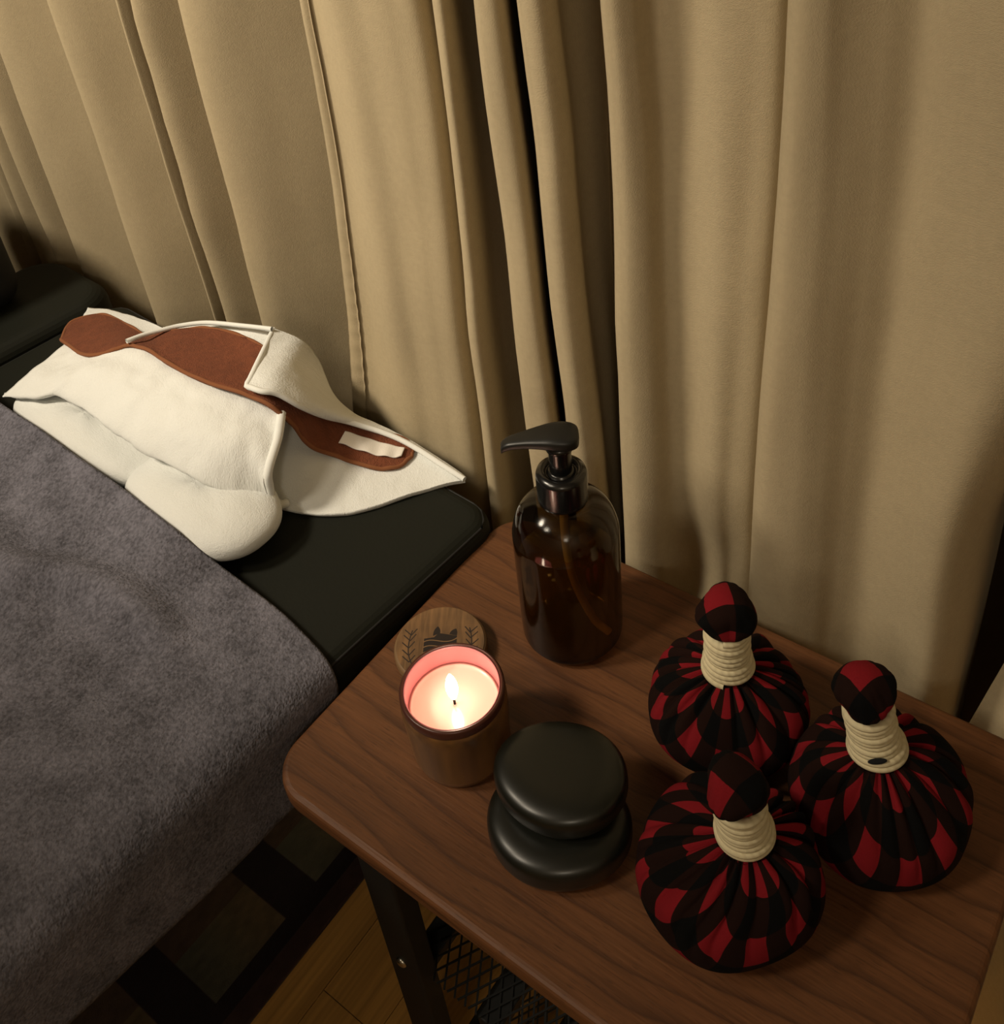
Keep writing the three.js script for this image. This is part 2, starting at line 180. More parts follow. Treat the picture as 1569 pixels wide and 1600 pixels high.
const oak = [0, 1, 2, 3].map((k) => std({ map: tex(128, 1024, (u, v) => { const n = 0.6 + 0.45 * fbm(u * 24, v * 6, 24, 6, 3, 60 + k) + 0.35 * (fbm(u * 5 + 0.5 * noise(u * 2, v * 3, 2, 3, k), v * 2, 5, 2, 3, 70 + k) - 0.5), t = 0.85 + 0.1 * k; return [0.56 * n * t, 0.30 * n * t, 0.08 * n * t]; }, true, 1), roughness: 0.45 }));
const plasterMat = std({ color: lin(0.48, 0.42, 0.33), roughness: 0.95 });

// ------------------------------------------------------------------ the room
function struct(name, geometry, material) { const m = obj(name, geometry, material); m.userData.kind = 'structure'; return m; }
const box = (x0, x1, y0, y1, z0, z1) => placed(new THREE.BoxGeometry(x1 - x0, y1 - y0, z1 - z0), (x0 + x1) / 2, (y0 + y1) / 2, (z0 + z1) / 2);
const RX0 = -2.9, RX1 = 1.9, RZ0 = -0.86, RZ1 = 2.4, RH = 2.45;
struct('wall_back', box(RX0 - 0.1, RX1 + 0.1, 0, RH, RZ0 - 0.1, RZ0), plasterMat);
struct('wall_front', box(RX0 - 0.1, RX1 + 0.1, 0, RH, RZ1, RZ1 + 0.1), plasterMat);
struct('wall_left', box(RX0 - 0.1, RX0, 0, RH, RZ0, RZ1), plasterMat);
struct('wall_right', box(RX1, RX1 + 0.1, 0, RH, RZ0, RZ1), plasterMat);
struct('ceiling', box(RX0 - 0.1, RX1 + 0.1, RH, RH + 0.1, RZ0 - 0.1, RZ1 + 0.1), plasterMat);
const floor = new THREE.Group(); floor.name = 'floor'; floor.userData.kind = 'structure'; scene.add(floor);
obj('subfloor', box(RX0 - 0.1, RX1 + 0.1, -0.12, -0.012, RZ0 - 0.1, RZ1 + 0.1), std({ color: lin(0.03, 0.02, 0.01), roughness: 1 }), floor);
{
  const w = 0.083, cuts = [0.62, 0.95, 1.25];
  const shapes = new Map();
  for (let i = 0, x = RX0; x < RX1 - 0.001; i++, x += w) {
    let z = RZ0 - rnd() * 0.6;
    while (z < RZ1) {
      const L = cuts[Math.floor(rnd() * 3)], z0 = Math.max(z, RZ0), z1 = Math.min(z + L, RZ1); z += L;
      if (z1 - z0 < 0.02) continue;
      const ww = Math.min(w, RX1 - x) - 0.0012, key = ww.toFixed(3) + (z1 - z0).toFixed(3);
      if (!shapes.has(key)) { const g = new THREE.BoxGeometry(ww, 0.012, z1 - z0 - 0.001); const p = g.attributes.position, uv = g.attributes.uv; for (let k = 0; k < p.count; k++) uv.setXY(k, p.getX(k) / w + 0.5, p.getZ(k)); shapes.set(key, g); }
      const m = obj('plank', shapes.get(key), oak[Math.floor(rnd() * 4)], floor); m.position.set(x + w / 2, -0.006 - 0.0006 * rnd(), (z0 + z1) / 2);
    }
  }
}
// ------------------------------------------------------------------ ceiling lamps, all out of view
for (const [at, to, cd, angle, label] of UNSEEN_LAMPS) {
  const dir = new THREE.Vector3(...(to ?? [at[0], 0, at[2]])).sub(new THREE.Vector3(...at)).normalize();
  const t = thing('unseen_ceiling_lamp', label, 'lamp', [at[0], RH, at[2]]);
  obj('ceiling_plate', placed(new THREE.CylinderGeometry(0.045, 0.05, 0.02, 32), 0, -0.01, 0), steel, t);
  const drop = at[1] - RH;
  obj('stem', placed(new THREE.CylinderGeometry(0.006, 0.006, -drop - 0.15, 12), 0, (drop + 0.15) / 2, 0), steel, t);
  const globe = obj('globe', new THREE.SphereGeometry(0.16, 32, 24), std({ color: 0x000000, emissive: lin(...WARM), emissiveIntensity: to ? 1.5 : 0.4 }), t, 'frosted glowing globe'); globe.position.y = drop;
  const s = to ? new THREE.SpotLight(lin(...WARM), cd, 0, angle, 1, 2) : new THREE.PointLight(lin(...WARM), cd, 0, 2); s.position.set(0, drop, 0); s.castShadow = true; s.shadow.radius = 7.5; s.shadow.mapSize.set(2048, 2048);
  t.add(s); if (to) { s.target.position.copy(s.position).add(dir); t.add(s.target); } s.name = 'lamp_light';
}

{   // an unseen low lamp, placed to light the floor right of the side table
  const [x, z] = UNSEEN_LOW_LAMP.at, t = thing('unseen_floor_lamp', 'unseen low floor lamp with a small globe lighting the floor, to the right of the wooden side table', 'lamp', [x, 0, z]);
  obj('base', lathe([[0, 0], [0.07, 0], [0.07, 0.008], [0.06, 0.014], [0.01, 0.018], [0, 0.018]], 40), blackMetal, t);
  obj('pole', placed(new THREE.CylinderGeometry(0.006, 0.006, 0.40, 16), 0, 0.215, 0), blackMetal, t);
  const g = obj('globe', new THREE.SphereGeometry(0.035, 24, 16), std({ color: 0x000000, emissive: lin(...UNSEEN_LOW_LAMP.color), emissiveIntensity: 1 }), t); g.position.y = 0.44;
  const s = new THREE.SpotLight(lin(...UNSEEN_LOW_LAMP.color), UNSEEN_LOW_LAMP.cd, 0, 0.62, 1, 2); s.position.set(0, 0.44, 0); s.castShadow = true; s.shadow.radius = 1.5; s.name = 'lamp_light'; t.add(s);
  s.target.position.set(UNSEEN_LOW_LAMP.to[0] - x, UNSEEN_LOW_LAMP.to[1], UNSEEN_LOW_LAMP.to[2] - z); t.add(s.target);
}
// ------------------------------------------------------------------ curtains
function curtain(name, label, pts, opts = {}) {
  const n = pts.length, nu = n * 9, nv = 90, y0 = 0.012, y1 = RH - 0.012;
  // arc length for the texture
  const len = [0]; for (let i = 1; i <= nu; i++) { const a = cat(pts, (i - 1) / nu * (n - 1)), b = cat(pts, i / nu * (n - 1)); len.push(len[i - 1] + Math.hypot(b[1] - a[1], b[2] - a[2])); }
  const fn = (u, v) => {
    const y = y0 + (y1 - y0) * v, p = cat(pts, u * (n - 1));
    const k = (clamp(y, 0.1, 1.35) - 0.62) / 0.43;
    let x = p[1] + (p[0] - p[1]) * k, z = p[2];
    const w = fbm(x * 9 + 40, y * 5, 0, 0, 3, 80) - 0.5, w2 = fbm(x * 30 + 40, y * 9, 0, 0, 2, 81) - 0.5;
    z += 0.012 * w + 0.003 * w2; x += 0.010 * (fbm(y * 2.2, x * 6 + 9, 0, 0, 2, 82) - 0.5);
    if (opts.bend) { const q = opts.bend(u, y, x, z); x += q[0]; z += q[1]; }
    return [x, y, z];
  };
  const g = sheet(fn, nu, nv, 0.0022, (u, v) => [len[Math.round(u * nu)], y0 + (y1 - y0) * v]);
  const t = thing(name, label, 'curtain');
  obj('panel', g, curtainMat, t);
  return { t, fn };
}
// folds further left than the photograph shows
{
  const more = []; let x = -2.75;
  while (x < -1.50) { const w = 0.06 + 0.05 * rnd(), d = 0.03 + 0.035 * rnd(); for (const [f, zz] of [[0, 0], [0.3, -0.2], [0.7, -0.75], [1.05, -1.1]]) more.push([x + w * f, x + w * f, -0.572 + zz * d]); x += w; }
  curtain('curtain', 'beige curtain of many narrow folds behind the massage table, left of the hemmed curtain', [...more, [-1.405, -1.435, -0.576], [-1.39, -1.42, -0.573], [-1.36, -1.39, -0.577], [-1.33, -1.36, -0.588], [-1.312, -1.34, -0.60], [-1.300, -1.327, -0.61], [-1.303, -1.330, -0.585], ...CURTAIN_LEFT]);
}
const hemmed = curtain('curtain', 'beige curtain with a stitched hem down its left side, behind the white towel', CURTAIN_HEM, {
  bend: (u, y, x) => { const e = Math.exp(-(((x + 0.66) / 0.09) ** 2)), b = Math.sin(Math.PI * clamp((y - 0.55) / 0.6)); return [0.014 * b * e, 0]; },
});
{
  const hg = sheet((u, v) => { const y = 0.012 + (RH - 0.024) * v, p = hemmed.fn(0.002 + u * 0.028, v); const pk = 0.0004 * Math.sin(y * 330 + 3 * noise(y * 40, 1)) * smooth(0.95, 0.75, y) * (0.3 + u); return [p[0], p[1], p[2] + 0.0028 + pk + 0.0012 * Math.sin(Math.PI * u)]; }, 8, 500, 0.0016, (u, v, p) => [p[0], p[1]]);
  obj('hem', hg, curtainMat, hemmed.t);
}
curtain('curtain', 'wide beige curtain behind the amber bottle, just right of the dark gap', CURTAIN_SLIT, {
  bend: (u, y, x) => { const e = smooth(0.95, 0.6, y) * smooth(-0.32, -0.26, x) * smooth(-0.17, -0.24, x); return [0, -0.006 * e * Math.sin((y - 0.5) * 22) * smooth(0.78, 0.66, y)]; },
});
curtain('curtain', 'beige curtain behind the plaid bundles with one broad pale fold along its left side', CURTAIN_RIGHT, {
  bend: (u, y, x) => [0.26 * smooth(-0.14, -0.02, x) * smooth(0.7, 1.3, y), 0],
});
{
  const pts = []; let x = 0.02;
  for (const z of [-0.612, -0.60, -0.595, -0.602, -0.62]) { pts.push([x + 0.015, x - 0.041, z]); x += 0.028; }
  while (x < 1.4) { const w = 0.09 + 0.04 * rnd(); for (const [f, zz] of [[0, 0], [0.3, -0.01], [0.7, -0.035], [1.0, -0.055]]) pts.push([x + w * f + 0.015, x + w * f - 0.03, -0.575 + zz]); x += w; }
  curtain('curtain', 'beige curtain at the right border of the picture, past the dark gap', pts);
}

// ------------------------------------------------------------------ rug
{
  const x0 = -1.75, x1 = -0.621, z0 = -0.47, z1 = 1.6;
  const rug = tex(1024, 1024, (u, v) => {
    const x = x0 + (x1 - x0) * u, z = z0 + (z1 - z0) * v, n = 0.75 + 0.5 * fbm(u * 160, v * 160, 160, 160, 2, 90);
    const maroon = [0.040, 0.018, 0.014], black = [0.010, 0.004, 0.005], tan = [0.095, 0.064, 0.030], pine = [0.068, 0.062, 0.040];
    let c;
    if (x > -0.646) c = maroon; else if (x > -0.668) c = black;
    else {
      const k = Math.floor((x1 - 0.047 - x) / 0.075), m = (((z + 0.3205) % 0.166) + 0.166) % 0.166;
      c = m < 0.052 ? black : k % 2 ? mix(maroon, tan, 0.4) : mix(tan, pine, smooth(0.06, 0.15, m));
    }
    return c.map((q) => q * n);
  }, true);
  const g = new RoundedBoxGeometry(x1 - x0, 0.007, z1 - z0, 2, 0.003); const p = g.attributes.position, uv = g.attributes.uv;
  for (let i = 0; i < p.count; i++) uv.setXY(i, p.getX(i) / (x1 - x0) + 0.5, p.getZ(i) / (z1 - z0) + 0.5);
  const t = thing('rug', 'dark woven rug with black blocks and a maroon border under the massage table', 'rug', [(x0 + x1) / 2, 0.0035, (z0 + z1) / 2]);
  obj('pile', g, std({ map: rug, bumpMap: plushBump, bumpScale: 0.001, roughness: 1 }), t);
}

// ------------------------------------------------------------------ massage table
{
  const t = thing('massage_table', 'black vinyl massage table carrying the white towels and grey blanket', 'table', [-0.434, 0, -0.496], -0.0775);
  const W = 0.640, L = 1.85;
  const top = slab(W, L, 0.014, 0.075, 0.016, 6); placed(top, -W / 2, HT, L / 2); obj('cushion', top, vinyl, t);
  const r = 0.030, q = 0.0045, pts = [];
  for (const [cx, cz, a0] of [[-r, L - r, 0], [-W + r, L - r, 90], [-W + r, r, 180], [-r, r, 270]]) for (let a = 0; a <= 90; a += 15) { const b = (a0 + a) * Math.PI / 180; const p = [cx + (r - q) * Math.cos(b), HT - 0.0050, cz + (r - q) * Math.sin(b)], o = pts[pts.length - 1]; if (a === 0 && o) for (let k = 1; k < 12; k++) pts.push(mix(o, p, k / 12)); pts.push(p); }
  { const o = pts[pts.length - 1], p = pts[0]; for (let k = 1; k < 12; k++) pts.push(mix(o, p, k / 12)); }
  obj('piping', tube(pts, 0.0012, 400, 6, true), vinylDark, t);
  obj('frame', [bar([-0.09, 0.535, 0.05], [-0.09, 0.535, L - 0.05], 0.02, 0.05), bar([-W + 0.06, 0.535, 0.05], [-W + 0.06, 0.535, L - 0.05], 0.02, 0.05), bar([-0.08, 0.535, 0.06], [-W + 0.05, 0.535, 0.06], 0.02, 0.05), bar([-0.08, 0.535, L - 0.06], [-W + 0.05, 0.535, L - 0.06], 0.02, 0.05)], vinylDark, t);
  for (const [x, z] of [[-0.12, 0.09], [-W + 0.1, 0.09], [-0.12, L - 0.1], [-W + 0.1, L - 0.1]]) { const l = obj('leg', bar([x, 0.51, z], [x, 0.018, z], 0.04, 0.03), vinylDark, t); obj('foot', placed(new THREE.CylinderGeometry(0.02, 0.024, 0.012, 20), x, 0.013, z), blackMetal, l); }
}
// ------------------------------------------------------------------ chair past the table
{
  const t = thing('armchair', 'black padded chair at the far side of the massage table, against the curtain', 'chair', [-1.074, 0.007, -0.552], -0.0775);
  const seat = slab(0.175, 0.95, 0.03, 0.12, 0.02, 6); placed(seat, -0.0875, 0.640, 0.475); obj('seat_cushion', seat, vinyl, t);
  const arm = new RoundedBoxGeometry(0.24, 0.16, 0.80, 6, 0.035); placed(arm, -0.195, 0.716, 0.475); obj('armrest', arm, vinylDark, t);
  obj('chair_frame', new RoundedBoxGeometry(0.28, 0.40, 0.85, 3, 0.01).translate(-0.16, 0.325, 0.475), vinylDark, t);
  for (const [x, z] of [[-0.3, 0.1], [-0.06, 0.1], [-0.3, 0.85], [-0.06, 0.85]]) obj('leg', placed(new THREE.CylinderGeometry(0.016, 0.012, 0.14, 16), x, 0.07, z), vinylDark, t);
}
// ------------------------------------------------------------------ pillow with two lobes under the towel
{
  const t = thing('neck_pillow', 'white plush pillow with two rounded lobes half under the grey blanket', 'pillow', [-0.79, HT, -0.335]);
  const lobe = (cx, cz, a, b, h, turn, s) => { const g = grid((u, v) => {
    const p = u * 2 * Math.PI, q = (v - 0.5) * Math.PI, pw = (w, e) => Math.sign(w) * Math.abs(w) ** e;
    const x = a * pw(Math.cos(q), 0.9) * pw(Math.cos(p), 0.85), z = b * pw(Math.cos(q), 0.9) * pw(Math.sin(p), 0.85); let y = h * 0.5 * (1 + pw(Math.sin(q), 0.9));
    const w = 0.006 * (fbm(x * 22 + s, z * 30 + s, 0, 0, 3, 95) - 0.5) * Math.cos(q * 0.8);
    y += w * (v > 0.5 ? 1 : 0); const c = Math.cos(turn), d = Math.sin(turn);
    return [cx + c * x - d * z, y + 0.001, cz + d * x + c * z];
  }, 72, 40, (u, v) => [u * 0.4, v * 0.2]); return g; };
  obj('pillow_lobe', lobe(-0.058, -0.020, 0.118, 0.048, 0.044, 0.05, 3), plushWhite, t);
  obj('pillow_lobe', lobe(0.129, -0.010, 0.086, 0.052, 0.049, 0.02, 8), plushWhite, t);
}
// ------------------------------------------------------------------ white spa towel with its rust-brown band
{
  const t = thing('spa_towel', 'white plush towel with a rust-brown band heaped at the head of the massage table', 'towel');
  const soft = (k, s) => (u, v, p) => k * (fbm(p.x * 16 + s, p.z * 16 + s, 0, 0, 3, 100 + s) - 0.5) + k * 0.35 * (fbm(p.x * 60 + s, p.z * 60, 0, 0, 2, 104 + s) - 0.5);
  obj('front_fold', sheet(patch(FRONT), 120, 70, 0.005, undefined, soft(0.009, 1)), plushWhite, t);
  const hem = []; for (let i = 0; i <= 14; i++) { const p = patch(FRONT)(1, 0.18 + 0.80 * i / 14); hem.push([p[0] + 0.001, p[1] + 0.002, p[2]]); }
  obj('rolled_hem', tube(hem, 0.0042, 60, 8), plushHem, t);
  obj('side_fold', sheet(patch(SIDE), 100, 50, 0.004, undefined, soft(0.004, 2)), plushWhite, t);
  obj('flap', sheet(patch(FLAP), 100, 50, 0.004, undefined, soft(0.004, 3)), plushWhite, t);
  const fh = []; for (let i = 0; i <= 8; i++) fh.push(patch(FLAP)(0, i / 8)); for (let i = 1; i <= 20; i++) fh.push(patch(FLAP)(i / 20, 1));
  obj('rolled_hem', tube(fh.map((p) => [p[0], p[1] + 0.0008, p[2]]), 0.0028, 120, 8), plushHem, t);
  obj('back_fold', sheet(patch(BACK), 100, 40, 0.004, undefined, soft(0.004, 4)), plushWhite, t);
  obj('rolled_hem', tube(CORD.map((p) => [p[0], p[1] + 0.003, p[2]]), 0.0025, 80, 8), plushHem, t);
  const band = patch(BAND);
  const b = obj('band', sheet(band, 160, 30, 0.0045, undefined, soft(0.0018, 5)), rust, t, 'rust-brown plush band with stitched edges');
  const ed = []; const N = 40; for (let i = 0; i <= N; i++) ed.push(band(i / N, 0)); for (let i = 0; i <= 4; i++) ed.push(band(1, 0.1 + i / 5)); for (let i = N; i >= 0; i--) ed.push(band(i / N, 1));
  obj('band_edge', tube(ed.map((p, i) => [p[0], p[1] + 0.001 + 0.0006 * Math.sin(i * 2.3), p[2]]), 0.0021, 400, 8, true), rustEdge, b);
  const tag = sheet((u, v) => { const q = band((10.75 + 2.35 * u) / 14, 0.34 + 0.36 * v + 0.03 * u); return [q[0], q[1] + 0.0042 + 0.0007 * Math.sin(u * 21) * (0.4 + v), q[2]]; }, 40, 12, 0.0012);
  obj('label_tag', tag, tagMat, b, 'blank white fabric label');
}
// ------------------------------------------------------------------ grey blanket
{
  const E = EDGE, sx = (z) => -0.434 - 0.0775 * (z + 0.496) + 0.0035;      // the table's side at depth z
  const L = 1.25, drop = 0.103, rr = 0.022;
  const edgeAt = (x) => { const s = E.findIndex((p) => p[0] >= x), i = s < 0 ? E.length - 2 : Math.max(0, s - 1), f = (x - E[i][0]) / (E[i + 1][0] - E[i][0]); return cat(E, i + clamp(f)); };
  const hangs = rr * Math.PI / 2 + drop - rr;
  const fn = (u, v) => {
    const v2 = Math.pow(v, 1.25), across = 0.70, s = u * (across + hangs);
    const e0 = edgeAt(-0.44 - rr), z0 = e0[2];
    let ss = s, over = ss - across;
    let x = -0.44 - across + s - rr, e = edgeAt(Math.max(E[0][0], Math.min(x, -0.44))), z = (over > 0 ? z0 + 0.012 * Math.min(1, over / 0.06) : e[2]) + v2 * L;
    const base = HT + 0.0055;
    const edge = sx(z);
    x += edge + 0.44;
    const near = Math.exp(-v2 * L / 0.075);
    const wr = 0.016 * (fbm(x * 7 + 3, z * 9 + 1, 0, 0, 3, 120) - 0.42) * smooth(0.0, 0.10, v2 * L) * smooth(0.02, -0.10, over);
    const fold = 0.013 * Math.exp(-(((z + 0.232 + 0.10 * (x + 0.65) - 1.6 * (x + 0.64) ** 2) / 0.016) ** 2)) * smooth(-0.80, -0.72, x) * smooth(-0.54, -0.60, x) + 0.008 * Math.exp(-(((z + 0.185 - 0.25 * (x + 0.70)) / 0.02) ** 2)) * smooth(-0.95, -0.85, x) * smooth(-0.66, -0.74, x);
    let y = base + Math.max(0, e[1] - base) * near * (over < 0 ? 1 : 0.3) + Math.max(0, wr) + fold * (over < -0.02 ? 1 : 0);
    if (over > 0) {
      const a = Math.min(over / rr, Math.PI / 2), d = Math.max(0, over - rr * Math.PI / 2);
      x = edge - rr + rr * Math.sin(a) + d * 0.02 + 0.004 * (fbm(z * 14, 2, 0, 0, 2, 121) - 0.5) * Math.min(1, d / 0.05); y = base - rr + rr * Math.cos(a) - d + 0.06 * Math.max(0, z + 0.22) * (d / drop);
    }
    return [x, y, z];
  };
  const g = sheet(fn, 150, 170, 0.0055, (u, v) => [u * 0.81, Math.pow(v, 1.25) * L]);
  const t = thing('blanket', 'grey fleece blanket spread over the massage table and hanging over its near side', 'blanket');
  obj('fleece_cloth', g, fleece, t);
}

// ------------------------------------------------------------------ bedside stand
{
  const X0 = -0.4405, X1 = 0.023, Z0 = -0.516, Z1 = -0.2015, W = X1 - X0, D = Z1 - Z0, cx = (X0 + X1) / 2, cz = (Z0 + Z1) / 2;
  const t = thing('side_table', 'dark wood side table on a black metal frame with wire shelves', 'table', [cx, 0, cz]);
  const top = slab(W, D, 0.03, 0.02, 0.005, 4); const uv = top.attributes.uv; for (let i = 0; i < uv.count; i++) uv.setXY(i, uv.getX(i) + 0.25, uv.getY(i) + 0.175);
  placed(top, 0, HS, 0); obj('table_top', top, standWood, t);
  const lx = W / 2 - 0.074, lz = D / 2 - 0.03;
  for (const sx of [-1, 1]) for (const sz of [-1, 1]) {
    const l = obj('leg', bar([sx * lx, 0.60, sz * lz], [sx * lx, 0, sz * lz], 0.036, 0.020, 0.003), blackMetal, t);
    for (const y of [0.345, 0.105]) { const b = placed(new THREE.SphereGeometry(0.0055, 16, 10).scale(1, 1, 0.6), sx * lx + sx * 0.0, y + 0.036, sz * (lz + 0.0105)); obj('bolt', b, steel, l); }
  }
  obj('top_rail', [bar([-lx, 0.592, lz], [lx, 0.592, lz], 0.02, 0.016), bar([-lx, 0.592, -lz], [lx, 0.592, -lz], 0.02, 0.016), bar([-lx, 0.592, -lz], [-lx, 0.592, lz], 0.02, 0.016), bar([lx, 0.592, -lz], [lx, 0.592, lz], 0.02, 0.016)], blackMetal, t);
  for (const y of [0.345, 0.105]) {
    for (const k of [0, 1, 2, 3, 4]) obj('shelf_bar', bar([-lx + k * lx / 2, y, -lz], [-lx + k * lx / 2, y, lz], 0.022, 0.014), blackMetal, t);
    const wires = [], sp = 0.0190, seen = [];
    // expanded mesh: two families of crossing wires clipped to the shelf
    for (const s of [1, -1]) for (let c = -1.2; c < 1.2; c += sp) {
      const k = 1.7 * s, hits = [];
      for (const x of [-lx, lx]) { const z = k * x + c; if (Math.abs(z) <= lz) hits.push([x, z]); }
      for (const z of [-lz, lz]) { const x = (z - c) / k; if (Math.abs(x) < lx) hits.push([x, z]); }
      if (hits.length < 2 || Math.hypot(hits[0][0] - hits[1][0], hits[0][1] - hits[1][1]) < 0.004) continue;
      const [p, q] = hits; const len = Math.hypot(q[0] - p[0], q[1] - p[1]); const g = new THREE.BoxGeometry(0.0017, 0.0013, len); const m = new THREE.Object3D(); m.position.set((p[0] + q[0]) / 2, y + 0.008 + (s > 0 ? 0 : 0.0008), (p[1] + q[1]) / 2); m.rotation.y = Math.atan2(q[0] - p[0], q[1] - p[1]); m.updateMatrix(); wires.push(g.applyMatrix4(m.matrix));
    }
    obj('wire_mesh', wires, blackMetal, t);
  }
}
// ------------------------------------------------------------------ candle and its lid
const candleAt = [-0.3295, HS, -0.3009];
{
  const t = thing('candle', 'lit candle with peach wax in a brown jar on the side table', 'candle', candleAt);
  const jarTex = tex(512, 256, (u, v) => { const n = 0.25 + 1.4 * fbm(u * 10, v * 5, 10, 5, 4, 130), m = fbm(u * 40, v * 10, 40, 10, 2, 131); return [0.22 * n * (0.7 + 0.6 * m), 0.105 * n * (0.7 + 0.6 * m), 0.036 * n]; }, true);
  const H = 0.071;
  obj('jar', lathe([[0, 0.0005], [0.031, 0.0005], [0.0345, 0.003], [0.0362, 0.010], [0.0378, 0.052], [0.0378, H - 0.011], [0.0368, H - 0.009], [0.0366, H - 0.003], [0.0352, H - 0.0008], [0.0345, H - 0.002], [0.0345, 0.012], [0.030, 0.008], [0, 0.008]], 96), phys({ map: jarTex, roughness: 0.35, clearcoat: 0.4, clearcoatRoughness: 0.25 }), t);
  obj('liner', lathe([[0.0344, 0.010], [0.0344, H - 0.002], [0.0340, H], [0.0332, H - 0.0004], [0.0330, H - 0.003], [0.0330, 0.010]], 96), phys({ color: lin(0.60, 0.20, 0.21), roughness: 0.3 }), t, 'pale pink inner wall of the jar');
  obj('lip', lathe([[0.0338, H - 0.003], [0.0346, H + 0.0006], [0.0362, H + 0.0006], [0.0372, H - 0.001], [0.0372, H - 0.006], [0.0366, H - 0.008], [0.0338, H - 0.008]], 96), phys({ color: lin(0.075, 0.024, 0.016), roughness: 0.3 }), t, 'dark reddish-brown lip of the jar');
  const lvl = 0.051;
  obj('wax', lathe([[0, 0.010], [0.0328, 0.010], [0.0328, lvl + 0.0028], [0.0305, lvl + 0.0022], [0.0285, lvl + 0.0003], [0.02, lvl], [0.0001, lvl]], 96), phys({ color: lin(0.90, 0.66, 0.56), roughness: 0.25, clearcoat: 1, clearcoatRoughness: 0.04 }), t);
  obj('wick', tube([[0, lvl - 0.003, 0], [0, lvl + 0.003, 0], [0.0008, lvl + 0.0075, 0.0008]], 0.0009, 12, 8), std({ color: lin(0.01, 0.008, 0.008), roughness: 1 }), t);
  const f = obj('flame', placed(lathe([[0, -0.0118], [0.0020, -0.0100], [0.0036, -0.005], [0.0044, 0.000], [0.0042, 0.005], [0.0030, 0.0105], [0.0014, 0.0145], [0, 0.017]], 32), 0, lvl + 0.0175, 0), std({ color: 0x000000, emissive: lin(1.0, 0.78, 0.55), emissiveIntensity: 12 }), t);
  f.castShadow = false;
  const l = new THREE.PointLight(lin(1.0, 0.60, 0.44), FLAME_LIGHT, 0, 2); l.position.set(0, lvl + 0.023, 0); l.castShadow = true; l.shadow.radius = 0.15; l.name = 'flame_light'; t.add(l);
}
{
  const R = 0.0376, c = document.createElement('canvas'); c.width = c.height = 1024; const g = c.getContext('2d');
  g.fillStyle = '#7d5d3d'; g.fillRect(0, 0, 1024, 1024);
  const im = g.getImageData(0, 0, 1024, 1024), d = im.data;
  for (let y = 0; y < 1024; y++) for (let x = 0; x < 1024; x++) { const i = (y * 1024 + x) * 4, n = 0.72 + 0.42 * fbm(x / 30, y / 260, 0, 0, 3, 140) + 0.25 * (fbm(x / 160, y / 160, 0, 0, 3, 141) - 0.4); d[i] *= n; d[i + 1] *= n; d[i + 2] *= n * 0.98; }
  g.putImageData(im, 0, 0);
  g.fillStyle = g.strokeStyle = '#241a16'; g.lineCap = 'round';
  // a dark square block with wavy pale lines, two small leaves on top and a twig at each side
  g.save(); g.translate(512, 560); g.scale(1.2, 1.2);
  g.beginPath(); g.moveTo(-150, -95); g.lineTo(-60, -105); g.lineTo(-20, -150); g.lineTo(150, -110); g.lineTo(150, 170); g.lineTo(-150, 170); g.closePath(); g.fill();
  g.beginPath(); g.moveTo(-70, -120); g.quadraticCurveTo(-75, -190, -30, -225); g.quadraticCurveTo(0, -190, -5, -150); g.closePath(); g.fill();
  g.beginPath(); g.moveTo(80, -130); g.quadraticCurveTo(90, -180, 140, -190); g.quadraticCurveTo(160, -150, 148, -112); g.closePath(); g.fill();
  g.strokeStyle = '#8a6a47'; g.lineWidth = 9;
  for (const y of [-60, 0, 60, 118]) { g.beginPath(); g.moveTo(-150, y); g.bezierCurveTo(-60, y - 55, 40, y + 60, 150, y - 25); g.stroke(); }
  g.strokeStyle = '#2b201b'; g.lineWidth = 11;
  for (const s of [-1, 1]) {
    g.beginPath(); g.moveTo(s * 215, 215); g.quadraticCurveTo(s * 330, 60, s * 265, -190); g.stroke();
    for (const [y, k] of [[150, 1], [80, 1], [0, 1], [-80, 1], [-140, 1]]) { const x = s * (285 - Math.abs(y) * 0.10); g.beginPath(); g.moveTo(x, y); g.lineTo(x + s * 62, y - 62); g.stroke(); g.beginPath(); g.moveTo(x, y); g.lineTo(x - s * 48, y - 66); g.stroke(); }
  }
  g.restore();
  const map = new THREE.CanvasTexture(c); map.colorSpace = THREE.SRGBColorSpace;
  const t = thing('jar_lid', 'round wooden lid with a printed dark emblem lying behind the candle', 'lid', [-0.394, HS, -0.3565], 0.62);
  const side = std({ color: lin(0.20, 0.115, 0.05), roughness: 0.6 });
  obj('lid_body', lathe([[0, 0.0004], [R - 0.003, 0.0004], [R - 0.0008, 0.0018], [R, 0.004], [R, 0.0095], [R - 0.0012, 0.0115], [R - 0.003, 0.012], [0, 0.012]], 96), side, t);
  const disc = new THREE.CircleGeometry(R - 0.0022, 96).rotateX(-Math.PI / 2); const e = new THREE.CylinderGeometry(R - 0.0022, R - 0.0022, 0.0006, 96); const uv = e.attributes.uv, p = e.attributes.position;
  for (let i = 0; i < p.count; i++) uv.setXY(i, p.getX(i) / (2 * R) + 0.5, -p.getZ(i) / (2 * R) + 0.5);
  obj('emblem_print', placed(e, 0, 0.0122, 0), std({ map, roughness: 0.6 }), t, 'dark emblem of a wavy block between two twigs');
}
